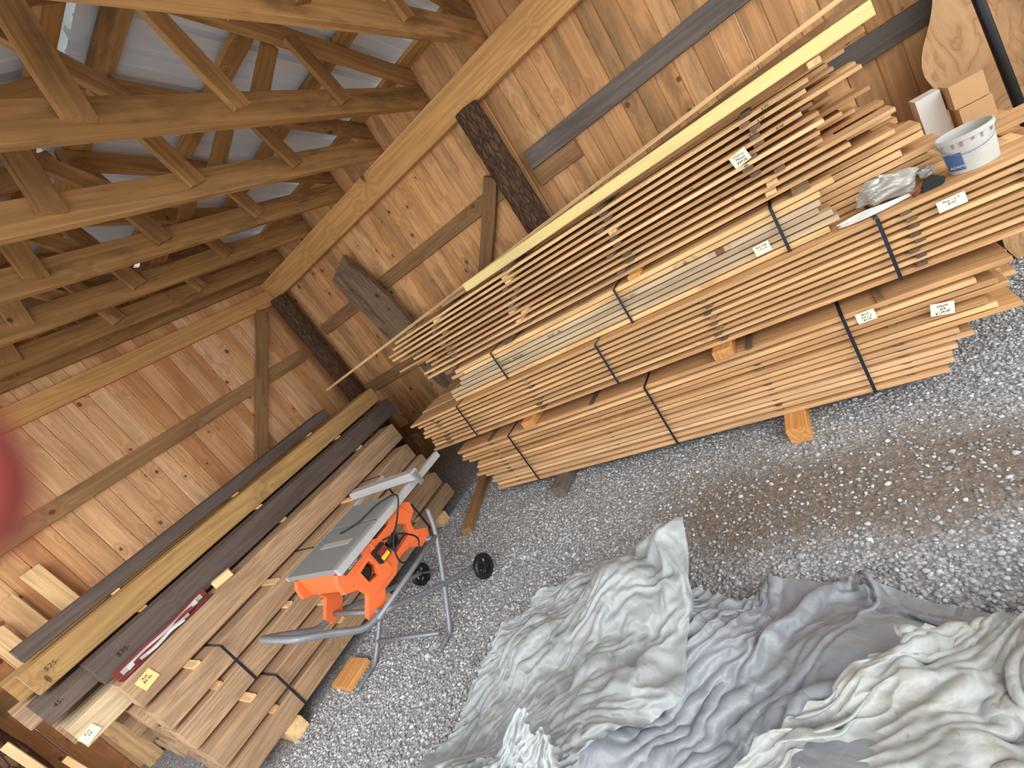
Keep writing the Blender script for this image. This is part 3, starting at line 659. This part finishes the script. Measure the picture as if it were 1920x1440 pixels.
# ------------------------------------------------------------------ TARPS (cloth)
def hgt(x,y):
    h=0
    for (cx,cy,hh,s,s2) in HE: h=h+hh*np.exp(-((x-cx)/s)**2-((y-cy)/s2)**2)
    return h
HE=[(-1.00,1.16,.36,.24,.18),(-1.38,.96,.24,.28,.24),(-.72,1.0,.20,.16,.18),(-.30,1.0,.16,.22,.18),(-1.05,.65,.28,.28,.22),(.40,.75,.22,.4,.26),(-.35,.60,.24,.30,.25),(-1.48,.55,.18,.25,.25)]
gx,gy=np.meshgrid(np.linspace(-3,1.6,90),np.linspace(-.6,2.2,60),indexing='ij');hz=hgt(gx,gy)+.004
V=np.stack([gx,gy,hz],-1).reshape(-1,3);F=[(i*60+j,(i+1)*60+j,(i+1)*60+j+1,i*60+j+1) for i in range(89) for j in range(59)]
cm=bpy.data.meshes.new('heap');cm.from_pydata(V.tolist(),[],F);heap=bpy.data.objects.new('heap',cm);S.collection.objects.link(heap)
heap.modifiers.new('c','COLLISION');heap.collision.thickness_outer=.008;heap.collision.cloth_friction=60
import time
def tri(x): return 2*np.abs(2*(x-np.floor(x+.5)))-1
def tarp(name,poly,z,nx,ny,grow,mat,lab,frames=32,seed=0,amp=.05,cr=1.0,bend=6.0,rnd=.6):
    t0=time.time()
    P0,P1,P2,P3=[np.array(p,float) for p in poly];rs=np.random.RandomState(seed)
    u,v=np.meshgrid(np.linspace(-1,1,nx),np.linspace(-1,1,ny),indexing='ij')
    uu=u*np.sqrt(1-rnd*v*v/2);vv=v*np.sqrt(1-rnd*u*u/2);ang=np.arctan2(vv,uu);wob=1+.05*np.sin(3*ang+seed)+.03*np.sin(7*ang+2*seed)+.015*np.sin(13*ang)
    u=((uu*wob+1)/2)[...,None];v=((vv*wob+1)/2)[...,None]
    XY=P0*(1-u)*(1-v)+P1*u*(1-v)+P2*u*v+P3*(1-u)*v
    Z=np.zeros(XY.shape[:2])+z
    for k in range(10):
        a=rs.uniform(0,6.28);f=rs.uniform(1.2,3.8);ph=(XY[...,0]*math.cos(a)+XY[...,1]*math.sin(a))*f+rs.rand();ph=ph+.25*np.sin(3*(XY[...,0]*math.sin(a)-XY[...,1]*math.cos(a))+rs.uniform(0,6))
        Z+=amp*rs.uniform(.4,1)*tri(ph)/f**.5
    Z=np.maximum(Z,hgt(XY[...,0],XY[...,1])+.04)
    V=np.concatenate([XY,Z[...,None]],-1).reshape(-1,3);F=[(i*ny+j,(i+1)*ny+j,(i+1)*ny+j+1,i*ny+j+1) for i in range(nx-1) for j in range(ny-1)]
    me=bpy.data.meshes.new(name);me.from_pydata(V.tolist(),[],F);o=bpy.data.objects.new(name,me);S.collection.objects.link(o)
    m=o.modifiers.new('cl','CLOTH');s=m.settings;s.quality=5;s.mass=.2;s.tension_stiffness=30;s.compression_stiffness=30;s.shear_stiffness=15;s.bending_stiffness=bend;s.shrink_min=-grow;s.air_damping=2
    m.collision_settings.distance_min=.006;m.collision_settings.use_self_collision=True;m.collision_settings.self_distance_min=.006;m.collision_settings.collision_quality=2
    m.point_cache.frame_start=1;m.point_cache.frame_end=frames+2
    for f in range(1,frames+1): S.frame_set(f)
    dg=bpy.context.evaluated_depsgraph_get();nm=bpy.data.meshes.new_from_object(o.evaluated_get(dg))
    o.modifiers.clear();o.data=nm;nm.polygons.foreach_set('use_smooth',[True]*len(nm.polygons));nm.materials.append(mat)
    nm.update();nv=len(nm.vertices)
    co=np.zeros(nv*3);nm.vertices.foreach_get('co',co);co=co.reshape(-1,3)
    no=np.zeros(nv*3);nm.vertices.foreach_get('normal',no);no=no.reshape(-1,3)
    X=XY.reshape(-1,2);h=np.zeros(nv)
    wx=X+.05*np.stack([np.sin(7*X[:,1]+seed),np.sin(8*X[:,0]+2*seed)],-1)
    for k in range(12):
        a=rs.uniform(0,3.14);f=rs.uniform(1.5,4.5);msk=np.clip(.3+.9*np.sin(rs.uniform(2,6)*(wx[:,0]*math.cos(a+1)+wx[:,1]*math.sin(a+1))+rs.uniform(0,6.28)),0,1)
        h+=.036/f*rs.uniform(.4,1)*tri((wx[:,0]*math.cos(a)+wx[:,1]*math.sin(a))*f+rs.rand())*msk
    co=co+no*(h*cr)[:,None]
    co[:,2]=np.maximum(co[:,2],.010)
    c=np.array([co[:,0].mean(),co[:,1].mean(),0]);nm.vertices.foreach_set('co',(co-c).ravel());nm.update();o.location=c
    S.frame_set(1);meta(o,lab,'tarp','crumpled tarps')
    print('TARP',name,round(time.time()-t0,1),co.min(0),co.max(0))
    o.modifiers.new('c','COLLISION');o.collision.thickness_outer=.008;return o
T=[]
T.append(tarp('tarpaulin',[(-1.15,.30),(-.05,.20),(-.02,1.16),(-.90,1.12)],.46,115,100,.58,M_t2,'slate-gray crumpled tarp lying between paler tarps',seed=2,amp=.06,cr=.9,bend=7))
T.append(tarp('tarpaulin',[(-1.74,.15),(-1.00,.12),(-.78,1.24),(-1.58,1.20)],.60,100,120,.48,M_t1,'pale gray crumpled canvas tarp heaped on the gravel',seed=1,amp=.05,cr=.9,bend=8))
T.append(tarp('tarpaulin',[(-.62,.05),(1.05,.05),(1.05,1.08),(-.14,1.10)],.62,130,95,.50,M_t3,'pale dirt-stained tarp crumpled on the gravel',seed=3,amp=.05,cr=.9,bend=7))
T.append(tarp('tarpaulin',[(-1.36,.05),(-.72,.08),(-.74,.60),(-1.22,.66)],.74,75,65,.16,M_t1,'smooth pale gray tarp draped over the heap edge',seed=4,amp=.02,cr=.3))
bpy.data.objects.remove(heap)
for o in T:
    for m in list(o.modifiers): o.modifiers.remove(m)
    m=o.modifiers.new('s','SUBSURF');m.levels=1;m.render_levels=1
S.frame_set(1)
# ------------------------------------------------------------------ CAMERA
R=Vector((.7364,.3960,-.5516));Fw=Vector((-.5926,.7638,-.2455))
Fw.normalize();R=(R-Fw*R.dot(Fw)).normalized();U=R.cross(Fw)
cam=bpy.data.cameras.new('camera');co=bpy.data.objects.new('camera',cam);S.collection.objects.link(co)
C=Vector((0,0,1.6));co.matrix_world=Matrix(((R.x,U.x,-Fw.x,C.x),(R.y,U.y,-Fw.y,C.y),(R.z,U.z,-Fw.z,C.z),(0,0,0,1)))
cam.sensor_width=36;cam.lens=36*870/1920;cam.clip_start=.004;cam.clip_end=100
cam.dof.use_dof=True;cam.dof.focus_distance=2.8;cam.dof.aperture_fstop=4.8
S.camera=co
tip=C+.03*(Fw+R*(-1.482)-U*.27)
ax=(-R*.93-Fw*.1-U*.25).normalized()
pts=[];rr=[]
for k in range(8):
    t=math.pi/2*k/7;pts.append(tip-ax*.0081*math.cos(t));rr.append(max(.0002,.0085*math.sin(t)))
for k in range(1,12):
    s=k*.0055;pts.append(tip+ax*s+U*(-.00006*k*k));rr.append(.0085+.0004*math.sin(k*.9)+.00008*k)
e=empty('finger',tip,"fingertip of the photographer curled beside the lens",'finger')
mk('fingertip',B().tube(pts,rr,24),M_skin,parent=e,smooth=True)
nb=B();q=Fw.cross(ax).normalized()
for i in range(7):
    for j in range(7):
        a=(j-3)/3*.8;s=-.005+i*.0018;d=(Fw*math.cos(a)+q*math.sin(a)).normalized();nb.v.append(tip+ax*s+d*.0089*(1 if i>1 else .9+.05*i));nb.g.append((0,0,0));nb.r.append(.5)
for i in range(6):
    for j in range(6): nb.f.append((i*7+j,i*7+j+1,(i+1)*7+j+1,(i+1)*7+j))
mk('fingernail',nb,plain('nail',(190,110,100),.3),parent=e,smooth=True)
# ------------------------------------------------------------------ LIGHT
w=bpy.data.worlds.new('world');S.world=w;w.use_nodes=True;bg=w.node_tree.nodes['Background'];bg.inputs[0].default_value=(.97,.985,1,1);bg.inputs[1].default_value=2.55
sd=bpy.data.lights.new('sun','SUN');sd.energy=1.0;sd.angle=.5;sd.color=(1,.98,.95);so=bpy.data.objects.new('sun',sd);S.collection.objects.link(so);so.rotation_euler=(math.radians(58),0,math.radians(45))
pd=bpy.data.lights.new('fill_light','POINT');pd.energy=62;pd.shadow_soft_size=.5;pd.color=(.97,.98,1);po=bpy.data.objects.new('fill_light',pd);S.collection.objects.link(po);po.location=(-1.2,-.9,1.2)  # added fill without a fixture, brightens roof and interior from behind the camera
S.view_settings.view_transform='Standard';S.view_settings.exposure=0.0
